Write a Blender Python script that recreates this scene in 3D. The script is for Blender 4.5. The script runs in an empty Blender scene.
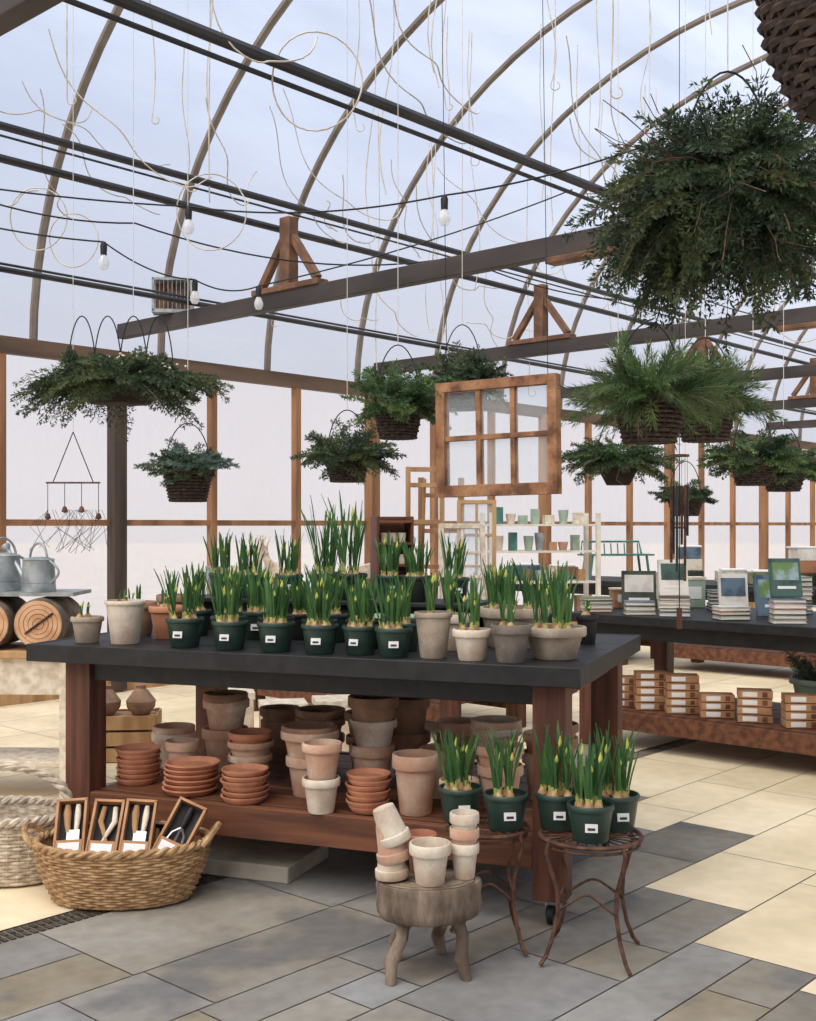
import bpy, math, random
from mathutils import Matrix, Vector, Euler
import bmesh
R = random.Random(11)
rad = math.radians
pi = math.pi

# ------------------------------------------------------------------ materials
def S(r, g, b):
    def f(c):
        c /= 255.0
        return c/12.92 if c <= .04045 else ((c+.055)/1.055)**2.4
    return (f(r), f(g), f(b), 1)

def mat(name, c1, c2=None, scale=8, rough=.75, metal=0., bump=0., stretch=(1, 1, 1), var=.0,
        c3=None, lo=.38, hi=.62, island=0., spec=.4, trans=0., fine=0., hue=0.):
    m = bpy.data.materials.new(name); m.use_nodes = True
    nt = m.node_tree; N = nt.nodes; L = nt.links
    b = N["Principled BSDF"]
    b.inputs["Roughness"].default_value = rough
    b.inputs["Metallic"].default_value = metal
    b.inputs["Specular IOR Level"].default_value = spec
    if c2 is None:
        c2 = tuple(x*.8 for x in c1[:3])+(1,)
    tc = N.new("ShaderNodeTexCoord"); mp = N.new("ShaderNodeMapping")
    mp.inputs["Scale"].default_value = stretch
    L.new(tc.outputs["Object"], mp.inputs["Vector"])
    nz = N.new("ShaderNodeTexNoise"); nz.inputs["Scale"].default_value = scale
    nz.inputs["Detail"].default_value = 6
    L.new(mp.outputs[0], nz.inputs["Vector"])
    cr = N.new("ShaderNodeValToRGB")
    cr.color_ramp.elements[0].position = lo; cr.color_ramp.elements[0].color = c1
    cr.color_ramp.elements[1].position = hi; cr.color_ramp.elements[1].color = c2
    if c3:
        e = cr.color_ramp.elements.new((lo+hi)/2+.04); e.color = c3
    L.new(nz.outputs["Fac"], cr.inputs[0])
    out = cr.outputs[0]
    if fine:
        n2 = N.new("ShaderNodeTexNoise"); n2.inputs["Scale"].default_value = scale*9; n2.inputs["Detail"].default_value = 5
        L.new(mp.outputs[0], n2.inputs["Vector"])
        m2 = N.new("ShaderNodeMapRange"); m2.inputs["From Min"].default_value = .3; m2.inputs["From Max"].default_value = .7
        m2.inputs["To Min"].default_value = 1-fine; m2.inputs["To Max"].default_value = 1+fine
        L.new(n2.outputs["Fac"], m2.inputs["Value"])
        h2 = N.new("ShaderNodeHueSaturation"); L.new(m2.outputs[0], h2.inputs["Value"]); L.new(out, h2.inputs["Color"]); out = h2.outputs[0]
    if var or island:
        hs = N.new("ShaderNodeHueSaturation")
        mr = N.new("ShaderNodeMapRange")
        a = var or island
        mr.inputs["To Min"].default_value = 1-a; mr.inputs["To Max"].default_value = 1+a
        if island:
            g = N.new("ShaderNodeNewGeometry"); L.new(g.outputs["Random Per Island"], mr.inputs["Value"])
            if hue:
                wn = N.new("ShaderNodeTexWhiteNoise"); wn.noise_dimensions = '1D'
                L.new(g.outputs["Random Per Island"], wn.inputs["W"])
                mh = N.new("ShaderNodeMapRange"); mh.inputs["To Min"].default_value = 1-hue; mh.inputs["To Max"].default_value = 1+hue
                L.new(wn.outputs["Value"], mh.inputs["Value"]); L.new(mh.outputs[0], hs.inputs["Saturation"])
        else:
            oi = N.new("ShaderNodeObjectInfo"); L.new(oi.outputs["Random"], mr.inputs["Value"])
        L.new(mr.outputs[0], hs.inputs["Value"]); L.new(out, hs.inputs["Color"])
        out = hs.outputs[0]
    L.new(out, b.inputs["Base Color"])
    if bump:
        bp = N.new("ShaderNodeBump"); bp.inputs["Strength"].default_value = bump
        bp.inputs["Distance"].default_value = .01
        L.new(nz.outputs["Fac"], bp.inputs["Height"]); L.new(bp.outputs[0], b.inputs["Normal"])
    if trans:
        tr = N.new("ShaderNodeBsdfTranslucent"); mx = N.new("ShaderNodeMixShader")
        mx.inputs[0].default_value = trans
        L.new(out, tr.inputs[0]); L.new(b.outputs[0], mx.inputs[1]); L.new(tr.outputs[0], mx.inputs[2])
        L.new(mx.outputs[0], N["Material Output"].inputs[0])
    return m

def film(name, col, fac_lo, fac_hi, scale, stretch):
    m = bpy.data.materials.new(name); m.use_nodes = True
    nt = m.node_tree; N = nt.nodes; L = nt.links
    N.remove(N["Principled BSDF"])
    tc = N.new("ShaderNodeTexCoord"); mp = N.new("ShaderNodeMapping")
    mp.inputs["Scale"].default_value = stretch
    L.new(tc.outputs["Object"], mp.inputs[0])
    nz = N.new("ShaderNodeTexNoise"); nz.inputs["Scale"].default_value = scale; nz.inputs["Detail"].default_value = 5
    L.new(mp.outputs[0], nz.inputs["Vector"])
    mr = N.new("ShaderNodeMapRange"); mr.inputs["From Min"].default_value = .35; mr.inputs["From Max"].default_value = .65
    mr.inputs["To Min"].default_value = fac_lo; mr.inputs["To Max"].default_value = fac_hi
    L.new(nz.outputs["Fac"], mr.inputs["Value"])
    t = N.new("ShaderNodeBsdfTransparent"); t.inputs[0].default_value = (.97, .98, 1, 1)
    tl = N.new("ShaderNodeBsdfTranslucent"); tl.inputs[0].default_value = col
    mx = N.new("ShaderNodeMixShader")
    L.new(mr.outputs[0], mx.inputs[0]); L.new(t.outputs[0], mx.inputs[1]); L.new(tl.outputs[0], mx.inputs[2])
    L.new(mx.outputs[0], N["Material Output"].inputs[0])
    return m

M_roof = film("roof_poly_film", (.58, .64, .76, 1), .22, .50, 1.1, (.35, 1.4, 1.4))
M_wallfilm = film("wall_vinyl_film", (.90, .85, .86, 1), .3, .6, 1.1, (1, 1, .5))
M_hoop = mat("hoop_steel", S(116, 106, 96), S(134, 124, 114), 5, .55, .2)
M_wood = mat("frame_timber", S(168, 124, 88), S(130, 92, 64), 6, .7, stretch=(1, 1, .15), bump=.2)
M_head = mat("header_timber", S(112, 90, 74), S(84, 68, 58), 5, .7, stretch=(.2, 1, 1), bump=.2)
M_kp = mat("brace_timber", S(132, 96, 72), S(98, 70, 54), 8, .7, bump=.2)
M_woodlt = mat("light_timber", S(192, 154, 110), S(156, 118, 80), 9, .7, stretch=(1, 1, .2), bump=.2)
M_dark = mat("dark_beam_paint", S(74, 66, 62), S(54, 48, 46), 4, .6, stretch=(1, .3, 1))
M_post = mat("dark_brown_post", S(82, 68, 58), S(60, 50, 44), 4, .65, stretch=(2, 2, .2), bump=.2)
M_pipe = mat("dark_pipe", S(54, 53, 56), S(40, 40, 42), 4, .45)
M_black = mat("black_table_paint", S(38, 38, 39), S(26, 26, 27), 14, .5, bump=.1, spec=.4, fine=.12)
M_red = mat("red_brown_stained_wood", S(118, 74, 50), S(82, 50, 36), 7, .6, stretch=(.25, 3, 3), bump=.25)
M_redv = mat("red_brown_post", S(108, 66, 49), S(76, 46, 35), 7, .6, stretch=(3, 3, .25), bump=.25)
M_grout = mat("grout", S(132, 122, 106), S(108, 100, 88), 10, .9)
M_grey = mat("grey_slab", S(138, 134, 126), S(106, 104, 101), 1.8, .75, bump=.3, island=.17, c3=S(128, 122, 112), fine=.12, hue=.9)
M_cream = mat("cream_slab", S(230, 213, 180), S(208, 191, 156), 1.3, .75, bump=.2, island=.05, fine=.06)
M_drain = mat("drain_grate", S(96, 90, 80), S(70, 66, 60), 20, .6, .5)
M_terra = mat("terracotta", S(198, 138, 106), S(174, 114, 84), 9, .85, var=.1, bump=.15, fine=.06)
M_terraw = mat("terracotta_weathered", S(192, 150, 124), S(218, 202, 182), 7, .9, var=.1, bump=.2, c3=S(202, 172, 148), fine=.06)
M_terrad = mat("terracotta_aged_brown", S(166, 132, 108), S(134, 106, 86), 9, .9, var=.15, bump=.2, fine=.08)
M_limew = mat("limewashed_clay", S(218, 208, 190), S(190, 168, 146), 9, .9, var=.06, bump=.3, fine=.06)
M_greyc = mat("grey_clay", S(176, 162, 144), S(142, 130, 114), 10, .9, var=.1, bump=.3, fine=.08)
M_greyd = mat("dark_grey_clay", S(128, 118, 108), S(102, 96, 88), 10, .9, var=.1, bump=.3, fine=.08)
M_ngreen = mat("green_plastic_pot", S(44, 66, 57), S(35, 55, 48), 5, .4, spec=.5)
M_ndark = mat("dark_plastic_pot", S(44, 46, 45), S(32, 34, 33), 5, .45)
M_label = mat("white_label", S(232, 232, 230), S(215, 215, 212), 5, .6)
M_ink = mat("label_print", S(50, 55, 60), S(40, 40, 45), 5, .6)
M_soil = mat("soil", S(78, 58, 42), S(50, 38, 30), 60, 1, bump=.8)
M_bulb = mat("bulb_skin", S(190, 164, 116), S(150, 108, 68), 30, .6)
M_leaf = [mat("daffodil_leaf_a", S(80, 122, 70), S(58, 100, 60), 12, .5, trans=.35),
          mat("daffodil_leaf_b", S(106, 146, 82), S(76, 116, 66), 12, .5, trans=.35)]
M_shoot = mat("daffodil_shoot_base", S(206, 208, 128), S(164, 182, 98), 20, .5, trans=.2)
M_bud = mat("daffodil_bud", S(176, 186, 90), S(204, 200, 100), 20, .5)
M_fir = [mat("fir_a", S(78, 96, 64), S(56, 76, 50), 8, .6, trans=.3),
         mat("fir_b", S(100, 112, 72), S(74, 90, 58), 8, .6, trans=.3),
         mat("fir_c", S(64, 82, 58), S(48, 64, 48), 8, .6, trans=.3)]
M_fern = [mat("fern_a", S(84, 114, 66), S(62, 92, 54), 8, .6, trans=.35),
          mat("fern_b", S(114, 138, 82), S(82, 108, 62), 8, .6, trans=.35)]
M_juniper = [mat("spruce_blue", S(110, 130, 116), S(82, 104, 92), 8, .6, trans=.3), M_fir[0]]
M_twig = mat("twig_bark", S(108, 84, 66), S(78, 60, 49), 20, .8)
M_dried = mat("dried_flower", S(228, 218, 200), S(198, 184, 160), 20, .8)
M_wickd = mat("dark_wicker", S(80, 65, 56), S(50, 41, 37), 40, .75, bump=.3)
M_wick = mat("honey_wicker", S(186, 152, 110), S(144, 110, 74), 30, .7, bump=.3)
M_wickw = mat("whitewashed_wicker", S(208, 196, 176), S(166, 150, 130), 30, .8, bump=.3)
M_liner = mat("basket_liner", S(54, 44, 36), S(38, 32, 27), 20, .9)
M_rust = mat("rusty_iron", S(112, 80, 62), S(72, 53, 45), 30, .7, .4, bump=.3)
M_stump = mat("weathered_log", S(150, 134, 116), S(96, 82, 70), 12, .9, stretch=(1, 1, .3), bump=.7, fine=.15)
M_galv = mat("galvanised_steel", S(178, 184, 184), S(138, 146, 148), 12, .45, .5)
M_chrome = mat("steel", S(190, 190, 190), S(150, 150, 150), 8, .3, .9)
M_white = mat("white_paint", S(226, 220, 206), S(206, 200, 186), 8, .5)
M_drip = mat("tan_tubing", S(214, 206, 190), S(186, 176, 158), 8, .5)
M_card = mat("kraft_card", S(186, 142, 104), S(156, 114, 80), 8, .8)
M_blk = mat("black_matte", S(32, 31, 32), S(22, 22, 23), 8, .6)
M_conc = mat("concrete_slab", S(178, 170, 156), S(152, 146, 134), 8, .9, bump=.3)
M_paper = mat("book_pages", S(232, 228, 216), S(214, 208, 196), 60, .8, stretch=(1, 1, 20))
M_teal = mat("teal_paint", S(84, 136, 124), S(60, 108, 98), 8, .5)
M_sage = mat("sage_enamel", S(160, 178, 158), S(134, 154, 134), 8, .4)
M_log = mat("cut_log_face", S(220, 178, 140), S(194, 146, 108), 10, .8, bump=.2)
M_oldpaint = mat("old_window_wood", S(172, 128, 92), S(108, 74, 54), 9, .8, bump=.4, c3=S(142, 100, 72), fine=.15)
def glass(name, alpha, col=(.85, .9, .92, 1)):
    m = bpy.data.materials.new(name); m.use_nodes = True
    N = m.node_tree.nodes; L = m.node_tree.links
    t = N.new("ShaderNodeBsdfTransparent"); mx = N.new("ShaderNodeMixShader")
    t.inputs[0].default_value = (.95, .97, .98, 1)
    b = N["Principled BSDF"]; b.inputs["Base Color"].default_value = col; b.inputs["Roughness"].default_value = .1
    mx.inputs[0].default_value = alpha
    L.new(t.outputs[0], mx.inputs[1]); L.new(b.outputs[0], mx.inputs[2])
    L.new(mx.outputs[0], N["Material Output"].inputs[0])
    return m
M_pane = glass("window_glass", .15)
M_bulbglass = glass("bulb_glass", .55, (.9, .9, .9, 1))

# ------------------------------------------------------------------ mesh builder
class MB:
    def __init__(s):
        s.v = []; s.f = []; s.m = []; s.sm = []; s.mats = []; s.M = Matrix()
    def mi(s, m):
        if m not in s.mats: s.mats.append(m)
        return s.mats.index(m)
    def add(s, vs, fs, m, smooth=False):
        o = len(s.v); i = s.mi(m)
        s.v += [tuple(s.M @ Vector(p)) for p in vs]
        for f in fs:
            s.f.append(tuple(o+k for k in f)); s.m.append(i); s.sm.append(smooth)
    def box(s, c, d, m, rot=(0, 0, 0)):
        E = Euler(rot).to_matrix(); x, y, z = d[0]/2, d[1]/2, d[2]/2; c = Vector(c)
        vs = [c+E @ Vector(p) for p in [(-x, -y, -z), (x, -y, -z), (x, y, -z), (-x, y, -z), (-x, -y, z), (x, -y, z), (x, y, z), (-x, y, z)]]
        s.add(vs, [(0, 3, 2, 1), (4, 5, 6, 7), (0, 1, 5, 4), (1, 2, 6, 5), (2, 3, 7, 6), (3, 0, 4, 7)], m)
    def beam(s, a, b, w, h, m):
        a = Vector(a); b = Vector(b); d = (b-a); L = d.length; d.normalize()
        up = Vector((0, 0, 1)) if abs(d.z) < .99 else Vector((1, 0, 0))
        sd = d.cross(up).normalized(); u = sd.cross(d).normalized()
        vs = []
        for e in (a, b):
            for i, j in ((-1, -1), (1, -1), (1, 1), (-1, 1)):
                vs.append(e+sd*i*w/2+u*j*h/2)
        s.add(vs, [(0, 1, 2, 3), (7, 6, 5, 4), (0, 4, 5, 1), (1, 5, 6, 2), (2, 6, 7, 3), (3, 7, 4, 0)], m)
    def lathe(s, prof, m, seg=24, T=None, sx=1, sy=1, wob=0, ph=0):
        vs = []; fs = []
        for (r, z) in prof:
            for j in range(seg):
                a = 2*pi*j/seg
                rr = r*(1+wob*(math.sin(3*a+ph)+.6*math.sin(5*a+2*ph)+.5*math.sin(11*a)))
                vs.append(Vector((rr*math.cos(a)*sx, rr*math.sin(a)*sy, z)))
        for i in range(len(prof)-1):
            for j in range(seg):
                k = (j+1) % seg
                fs.append((i*seg+j, i*seg+k, (i+1)*seg+k, (i+1)*seg+j))
        if prof[0][0] > 1e-4: fs.append(tuple(range(seg-1, -1, -1)))
        if prof[-1][0] > 1e-4: fs.append(tuple((len(prof)-1)*seg+j for j in range(seg)))
        if T: vs = [T @ p for p in vs]
        s.add(vs, fs, m, True)
    def tube(s, pts, r, m, seg=6, closed=False):
        pts = [Vector(p) for p in pts]; n = len(pts)
        if n < 2: return
        vs = []; fs = []; side = None
        for i in range(n):
            if closed: t = pts[(i+1) % n]-pts[i-1]
            else: t = pts[min(i+1, n-1)]-pts[max(i-1, 0)]
            if t.length < 1e-9: t = Vector((0, 0, 1))
            t.normalize()
            if side is None:
                q = Vector((0, 0, 1)) if abs(t.z) < .9 else Vector((1, 0, 0))
                side = t.cross(q).normalized()
            else:
                side = side-t*side.dot(t)
                if side.length < 1e-6: side = t.orthogonal()
                side.normalize()
            up = t.cross(side)
            rr = r[i] if isinstance(r, (list, tuple)) else r
            for j in range(seg):
                a = 2*pi*j/seg
                vs.append(pts[i]+side*math.cos(a)*rr+up*math.sin(a)*rr)
        for i in range(n if closed else n-1):
            i2 = (i+1) % n
            for j in range(seg):
                k = (j+1) % seg
                fs.append((i*seg+j, i*seg+k, i2*seg+k, i2*seg+j))
        if not closed:
            fs.append(tuple(range(seg-1, -1, -1))); fs.append(tuple((n-1)*seg+j for j in range(seg)))
        s.add(vs, fs, m, True)
    def data(s, name, recalc=True):
        me = bpy.data.meshes.new(name)
        me.from_pydata(s.v, [], s.f)
        for m in s.mats: me.materials.append(m)
        me.polygons.foreach_set("material_index", s.m)
        me.polygons.foreach_set("use_smooth", s.sm)
        if recalc:
            bm = bmesh.new(); bm.from_mesh(me); bmesh.ops.recalc_face_normals(bm, faces=bm.faces); bm.to_mesh(me); bm.free()
        me.update()
        try: me.set_sharp_from_angle(angle=rad(42))
        except Exception: pass
        return me
    def make(s, name, loc=(0, 0, 0), rz=0, bevel=0, recalc=True):
        return put(s.data(name, recalc), name, loc, rz, bevel)

def put(me, name, loc=(0, 0, 0), rz=0, bevel=0, scale=1):
    o = bpy.data.objects.new(name, me); bpy.context.scene.collection.objects.link(o)
    o.location = loc; o.rotation_euler = (0, 0, rz)
    o.scale = (scale,)*3 if not isinstance(scale, tuple) else scale
    if bevel:
        b = o.modifiers.new("bevel", "BEVEL"); b.width = bevel; b.segments = 2; b.limit_method = 'ANGLE'; b.angle_limit = rad(50)
    return o

# ------------------------------------------------------------------ greenhouse frame (u along house, v across)
GA = math.atan2(.744, .668)
CU, SU = math.cos(GA), math.sin(GA)
def G(u, v, z=0): return Vector((CU*u-SU*v, SU*u+CU*v, z))
def vof(x, y): return -SU*x+CU*y
BC, BH, BR, BZ = 4.6, 4.35, 3.55, 3.06
def roof_z(v):
    c = BC if v > BC-BH else BC-2*BH
    q = min(1, abs(v-c)/BH)
    return BZ+BR*math.sqrt(1-q*q)
U0, U1 = -3.0, 27.0

mb = MB()
for c in (BC, BC-2*BH):
    n = 40; vs = []; fs = []
    for i in range(n+1):
        a = pi*i/n
        vs += [(U0, c+BH*math.cos(a), BZ+BR*math.sin(a)), (U1, c+BH*math.cos(a), BZ+BR*math.sin(a))]
    for i in range(n): fs.append((2*i, 2*i+1, 2*i+3, 2*i+2))
    mb.add(vs, fs, M_roof, True)
mb.make("ceiling", rz=GA)
mb = MB()
u = 5.15-1.31*6
while u < U1:
    for c in (BC, BC-2*BH):
        mb.tube([(u, c+(BH-.04)*math.cos(pi*i/36), BZ-.05+(BR)*math.sin(pi*i/36)) for i in range(37)], .035, M_hoop, 6)
    u += 1.31
mb.make("roof_hoops", rz=GA)

def side_wall(name, v, detail=True):
    mb = MB()
    mb.add([(U0, v, 0), (U1, v, 0), (U1, v, BZ), (U0, v, BZ)], [(0, 1, 2, 3)], M_wallfilm)
    sgn = -1 if v > 0 else 1
    mb.box(((U0+U1)/2, v+sgn*.05, 3.0), (U1-U0, .09, .14), M_head)
    mb.box(((U0+U1)/2, v+sgn*.04, 1.52), (U1-U0, .06, .055), M_wood)
    mb.box(((U0+U1)/2, v+sgn*.05, .09), (U1-U0, .09, .18), M_woodlt)
    k = -8
    while True:
        uu = 5.95+1.107*k
        if uu > U1: break
        if uu > U0:
            if k % 3 == 0: mb.box((uu, v+sgn*.09, 1.5), (.13, .12, 2.95), M_post if k == 0 else M_wood)
            else: mb.box((uu, v+sgn*.05, 1.5), (.07, .075, 2.95), M_wood)
        k += 1
    mb.make(name, rz=GA, bevel=0)
side_wall("wall_left", BC+BH)
side_wall("wall_right", BC-3*BH)
def end_wall(name, u):
    mb = MB()
    for c in (BC, BC-2*BH):
        n = 32
        vs = [(u, c+BH*math.cos(pi*i/n), BZ+BR*math.sin(pi*i/n)) for i in range(n+1)]
        vs += [(u, c-BH, 0), (u, c+BH, 0)]
        mb.add(vs, [tuple(range(len(vs)))], M_wallfilm)
        for k in range(-3, 4):
            vv = c+k*1.3
            zt = BZ+BR*math.sqrt(1-((vv-c)/BH)**2)
            mb.box((u, vv, zt/2-.05), (.08, .08, zt-.1), M_wood)
        mb.box((u, c, 3.0), (.09, 2*BH-.1, .14), M_wood)
        mb.box((u, c, 1.52), (.06, 2*BH-.1, .06), M_wood)
        mb.box((u, c, .1), (.09, 2*BH-.1, .18), M_woodlt)
    mb.make(name, rz=GA)
end_wall("wall_back", U1); end_wall("wall_front", U0)
mb = MB()
mb.box(((U0+U1)/2, BC-BH, 3.0), (U1-U0-.2, .16, .14), M_dark)
for k in range(-2, 7):
    uu = 5.95+3.32*k
    if U0 < uu < U1: mb.box((uu, BC-BH, 1.465), (.12, .12, 2.93), M_dark)
mb.make("gutter_beam", rz=GA)
for uu in (1.95, 5.95, 9.27, 12.59, 15.91, 19.23, 22.55):
    mb = MB()
    mb.box((0, 4.6, 3.23), (.085, 8.4, .13), M_dark)
    mb.box((0, 6.57, 3.575), (.1, .11, .56), M_kp)
    mb.box((0, 6.57, 3.315), (.12, .75, .045), M_kp)
    for sgn in (-1, 1):
        mb.beam((0, 6.57+sgn*.32, 3.345), (0, 6.57+sgn*.05, 3.70), .055, .06, M_kp)
    if uu > 3: mb.box((0, 3.9, 3.145), (.11, .5, .04), M_kp)
    mb.make("tie_beam", loc=G(uu, 0, 0), rz=GA, bevel=.006)
mb = MB()
for v, z, r in ((4.3, 3.80, .032), (4.36, 3.74, .014), (6.33, 3.86, .026), (6.72, 3.80, .028), (6.6, 3.9, .008), (7.7, 3.34, .022), (7.62, 3.36, .010), (8.3, 3.5, .008)):
    mb.tube([(U0+.1+(U1-U0-.2)*i/12, v, z) for i in range(13)], r, M_pipe, 8)
mb.make("overhead_pipes", rz=GA)

# ------------------------------------------------------------------ floor
mb = MB()
mb.add([(U0, BC-3*BH, -.006), (U1, BC-3*BH, -.006), (U1, BC+BH, -.006), (U0, BC+BH, -.006)], [(0, 1, 2, 3)], M_grout)
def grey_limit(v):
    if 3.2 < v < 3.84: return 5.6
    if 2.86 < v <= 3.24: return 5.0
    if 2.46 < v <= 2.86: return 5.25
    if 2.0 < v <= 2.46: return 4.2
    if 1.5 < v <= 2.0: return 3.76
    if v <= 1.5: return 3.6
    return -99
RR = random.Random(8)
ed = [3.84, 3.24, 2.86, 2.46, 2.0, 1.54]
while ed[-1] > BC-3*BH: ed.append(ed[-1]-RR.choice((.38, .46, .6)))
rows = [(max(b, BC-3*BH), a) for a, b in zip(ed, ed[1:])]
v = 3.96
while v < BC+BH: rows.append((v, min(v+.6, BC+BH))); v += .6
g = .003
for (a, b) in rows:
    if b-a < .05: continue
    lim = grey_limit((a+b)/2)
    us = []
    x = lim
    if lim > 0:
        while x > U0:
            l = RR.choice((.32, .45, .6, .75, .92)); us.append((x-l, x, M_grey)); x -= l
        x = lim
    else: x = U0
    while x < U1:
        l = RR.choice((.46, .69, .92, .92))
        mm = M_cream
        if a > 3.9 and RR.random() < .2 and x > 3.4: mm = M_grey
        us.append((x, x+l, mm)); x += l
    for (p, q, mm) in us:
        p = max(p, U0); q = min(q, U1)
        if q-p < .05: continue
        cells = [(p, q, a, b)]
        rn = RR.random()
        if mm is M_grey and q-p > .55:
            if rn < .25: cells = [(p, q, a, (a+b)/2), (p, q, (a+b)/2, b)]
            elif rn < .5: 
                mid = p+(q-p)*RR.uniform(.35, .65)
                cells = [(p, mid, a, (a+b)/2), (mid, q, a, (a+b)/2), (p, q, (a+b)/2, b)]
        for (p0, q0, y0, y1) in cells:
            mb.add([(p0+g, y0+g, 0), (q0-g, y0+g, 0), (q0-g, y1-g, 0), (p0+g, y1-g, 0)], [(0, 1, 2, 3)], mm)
for i in range(int((6.5+3)/.03)):
    x = U0+.02+i*.03
    for yy in (3.872, 3.928):
        mb.box((x, yy, -.002), (.018, .045, .004), M_drain)
mb.make("floor", rz=GA, recalc=False)
mb = MB(); mb.add([(-70, -60, -.08), (90, -60, -.08), (90, 100, -.08), (-70, 100, -.08)], [(0, 1, 2, 3)], mat("pale_gravel", S(190, 184, 176), S(168, 162, 154), 2, .95))
mb.make("ground_outside")

# ------------------------------------------------------------------ main table
TA = rad(-20.5)
TX = Vector((math.cos(TA), math.sin(TA), 0)); TY = Vector((-math.sin(TA), math.cos(TA), 0))
TO = Vector((.61, 4.2, 0))
def T(s, t, z=0): return TO-TX*s+TY*t+Vector((0, 0, z))
def display_table(name, L, W, H, shelf, legs_inset, loc, rz, topm, legm, railm, slats=6, caster=True):
    mb = MB(); th = .045
    n = slats
    for i in range(n):
        w = W/n; mb.box((-L/2, w*(i+.5), H-th/2), (L, w-.004, th), topm)
    mb.box((-L/2, -.012, H-.035), (L+.05, .024, .075), topm)
    mb.box((-L/2, W+.012, H-.035), (L+.05, .024, .075), topm)
    mb.box((.012, W/2, H-.035), (.024, W, .075), topm)
    mb.box((-L-.012, W/2, H-.035), (.024, W, .075), topm)
    l0, l1, w0, w1 = legs_inset
    a = .125; z0 = .095 if caster else 0
    for x in (-l0, -L+l1):
        for y in (w0, W-w1):
            mb.box((x, y, (z0+H-th)/2), (a, a, H-th-z0), legm)
            if caster:
                mb.box((x, y, z0-.005), (.08, .08, .01), M_chrome)
                mb.tube([(x-.012, y-.02, .035), (x+.012, y-.02, .035)], .035, M_blk, 14)
                mb.box((x-.02, y-.01, .06), (.006, .03, .06), M_chrome); mb.box((x+.02, y-.01, .06), (.006, .03, .06), M_chrome)
    for y in (w0-.02, W-w1+.02):
        mb.box((-(l0+L-l1)/2, y, H-th-.055), (L-l0-l1-a, .035, .11), topm if y < W/2 else legm)
    for x in (-l0, -L+l1):
        mb.box((x, W/2, H-th-.055), (.035, W-w0-w1-a, .11), legm)
    for y in (w0-.04, W-w1+.04):
        mb.box((-(l0+L-l1)/2, y, shelf-.065), (L-l0-l1-a-.001, .04, .13), railm)
    k = 7
    ww = (W-w0-w1-.02)/k
    for i in range(k):
        mb.box((-(l0+L-l1)/2, w0+.01+ww*(i+.5), shelf-.016), (L-l0-l1-a-.002, ww-.006, .03), railm)
    for x in (-l0, -L+l1):
        mb.box((x, W/2, shelf-.075), (.04, W-w0-w1-a, .09), railm)
    return mb.make(name, loc, rz, bevel=.005)
display_table("potting_table", 2.4, 1.31, .978, .34, (.11, .19, .11, .11), TO, TA, M_black, M_redv, M_red)

# ------------------------------------------------------------------ pots
def pot(mb, r, h, m, rb=None, rim=.22, T_=None, soil=True, seg=28, soilz=.86, lip=1.08):
    rb = rb or r*.68
    th = r*.1
    zr = h*(1-rim)
    rr = rb+(r/lip-rb)*(zr/h)
    prof = [(0, 0), (rb*.96, 0), (rb, .004), (rr, zr)]
    if rim > 0: prof += [(r*.985, zr+.002), (r, zr+.006), (r, h-.004)]
    prof += [(r-.003, h), (r-th, h), (r-th*1.25, zr if rim > 0 else h*.8), (rb*.9, h*.12), (0, h*.12)]
    mb.lathe(prof, m, seg, T_)
    if soil:
        z = h*soilz
        mb.lathe([(0, z), (r*.86, z), (0, z-.004)], M_soil, seg, T_)
def label(mb, r, z, w=.042, hh=.028):
    mb.box((0, -r-.0015, z), (w, .003, hh), M_label, (rad(-9), 0, 0))
    mb.box((0, -r-.0035, z-.003), (w*.6, .002, hh*.3), M_ink, (rad(-9), 0, 0))
def blade(mb, p, az, lean, h, w, m, curl=0.):
    p = Vector(p); d = Vector((math.cos(az), math.sin(az), 0)); sd = Vector((-d.y, d.x, 0))
    tw = R.uniform(-.9, .9); n = 6; vs = []
    for i in range(n+1):
        q = i/n
        c = p+d*(lean*q+curl*q*q)*h+Vector((0, 0, h*(q-.25*(lean+curl)*q*q)))
        ang = tw*q; s2 = (sd*math.cos(ang)+d*math.sin(ang))
        ww = w*(1 if q < .8 else (1-(q-.8)/.2*.75))*(.75+.25*min(1, q*3))
        vs += [c-s2*ww/2, c+s2.cross(Vector((0, 0, 1)))*w*.18, c+s2*ww/2]
    f0 = [(0, 1, 4, 3), (1, 2, 5, 4)]
    fs = []
    for i in range(1, n): fs += [(3*i, 3*i+1, 3*i+4, 3*i+3), (3*i+1, 3*i+2, 3*i+5, 3*i+4)]
    o = len(mb.v); mb.v += [tuple(x) for x in vs]
    a, b = mb.mi(M_shoot), mb.mi(m)
    for f in f0: mb.f.append(tuple(o+k for k in f)); mb.m.append(a); mb.sm.append(True)
    for f in fs: mb.f.append(tuple(o+k for k in f)); mb.m.append(b); mb.sm.append(True)
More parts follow.
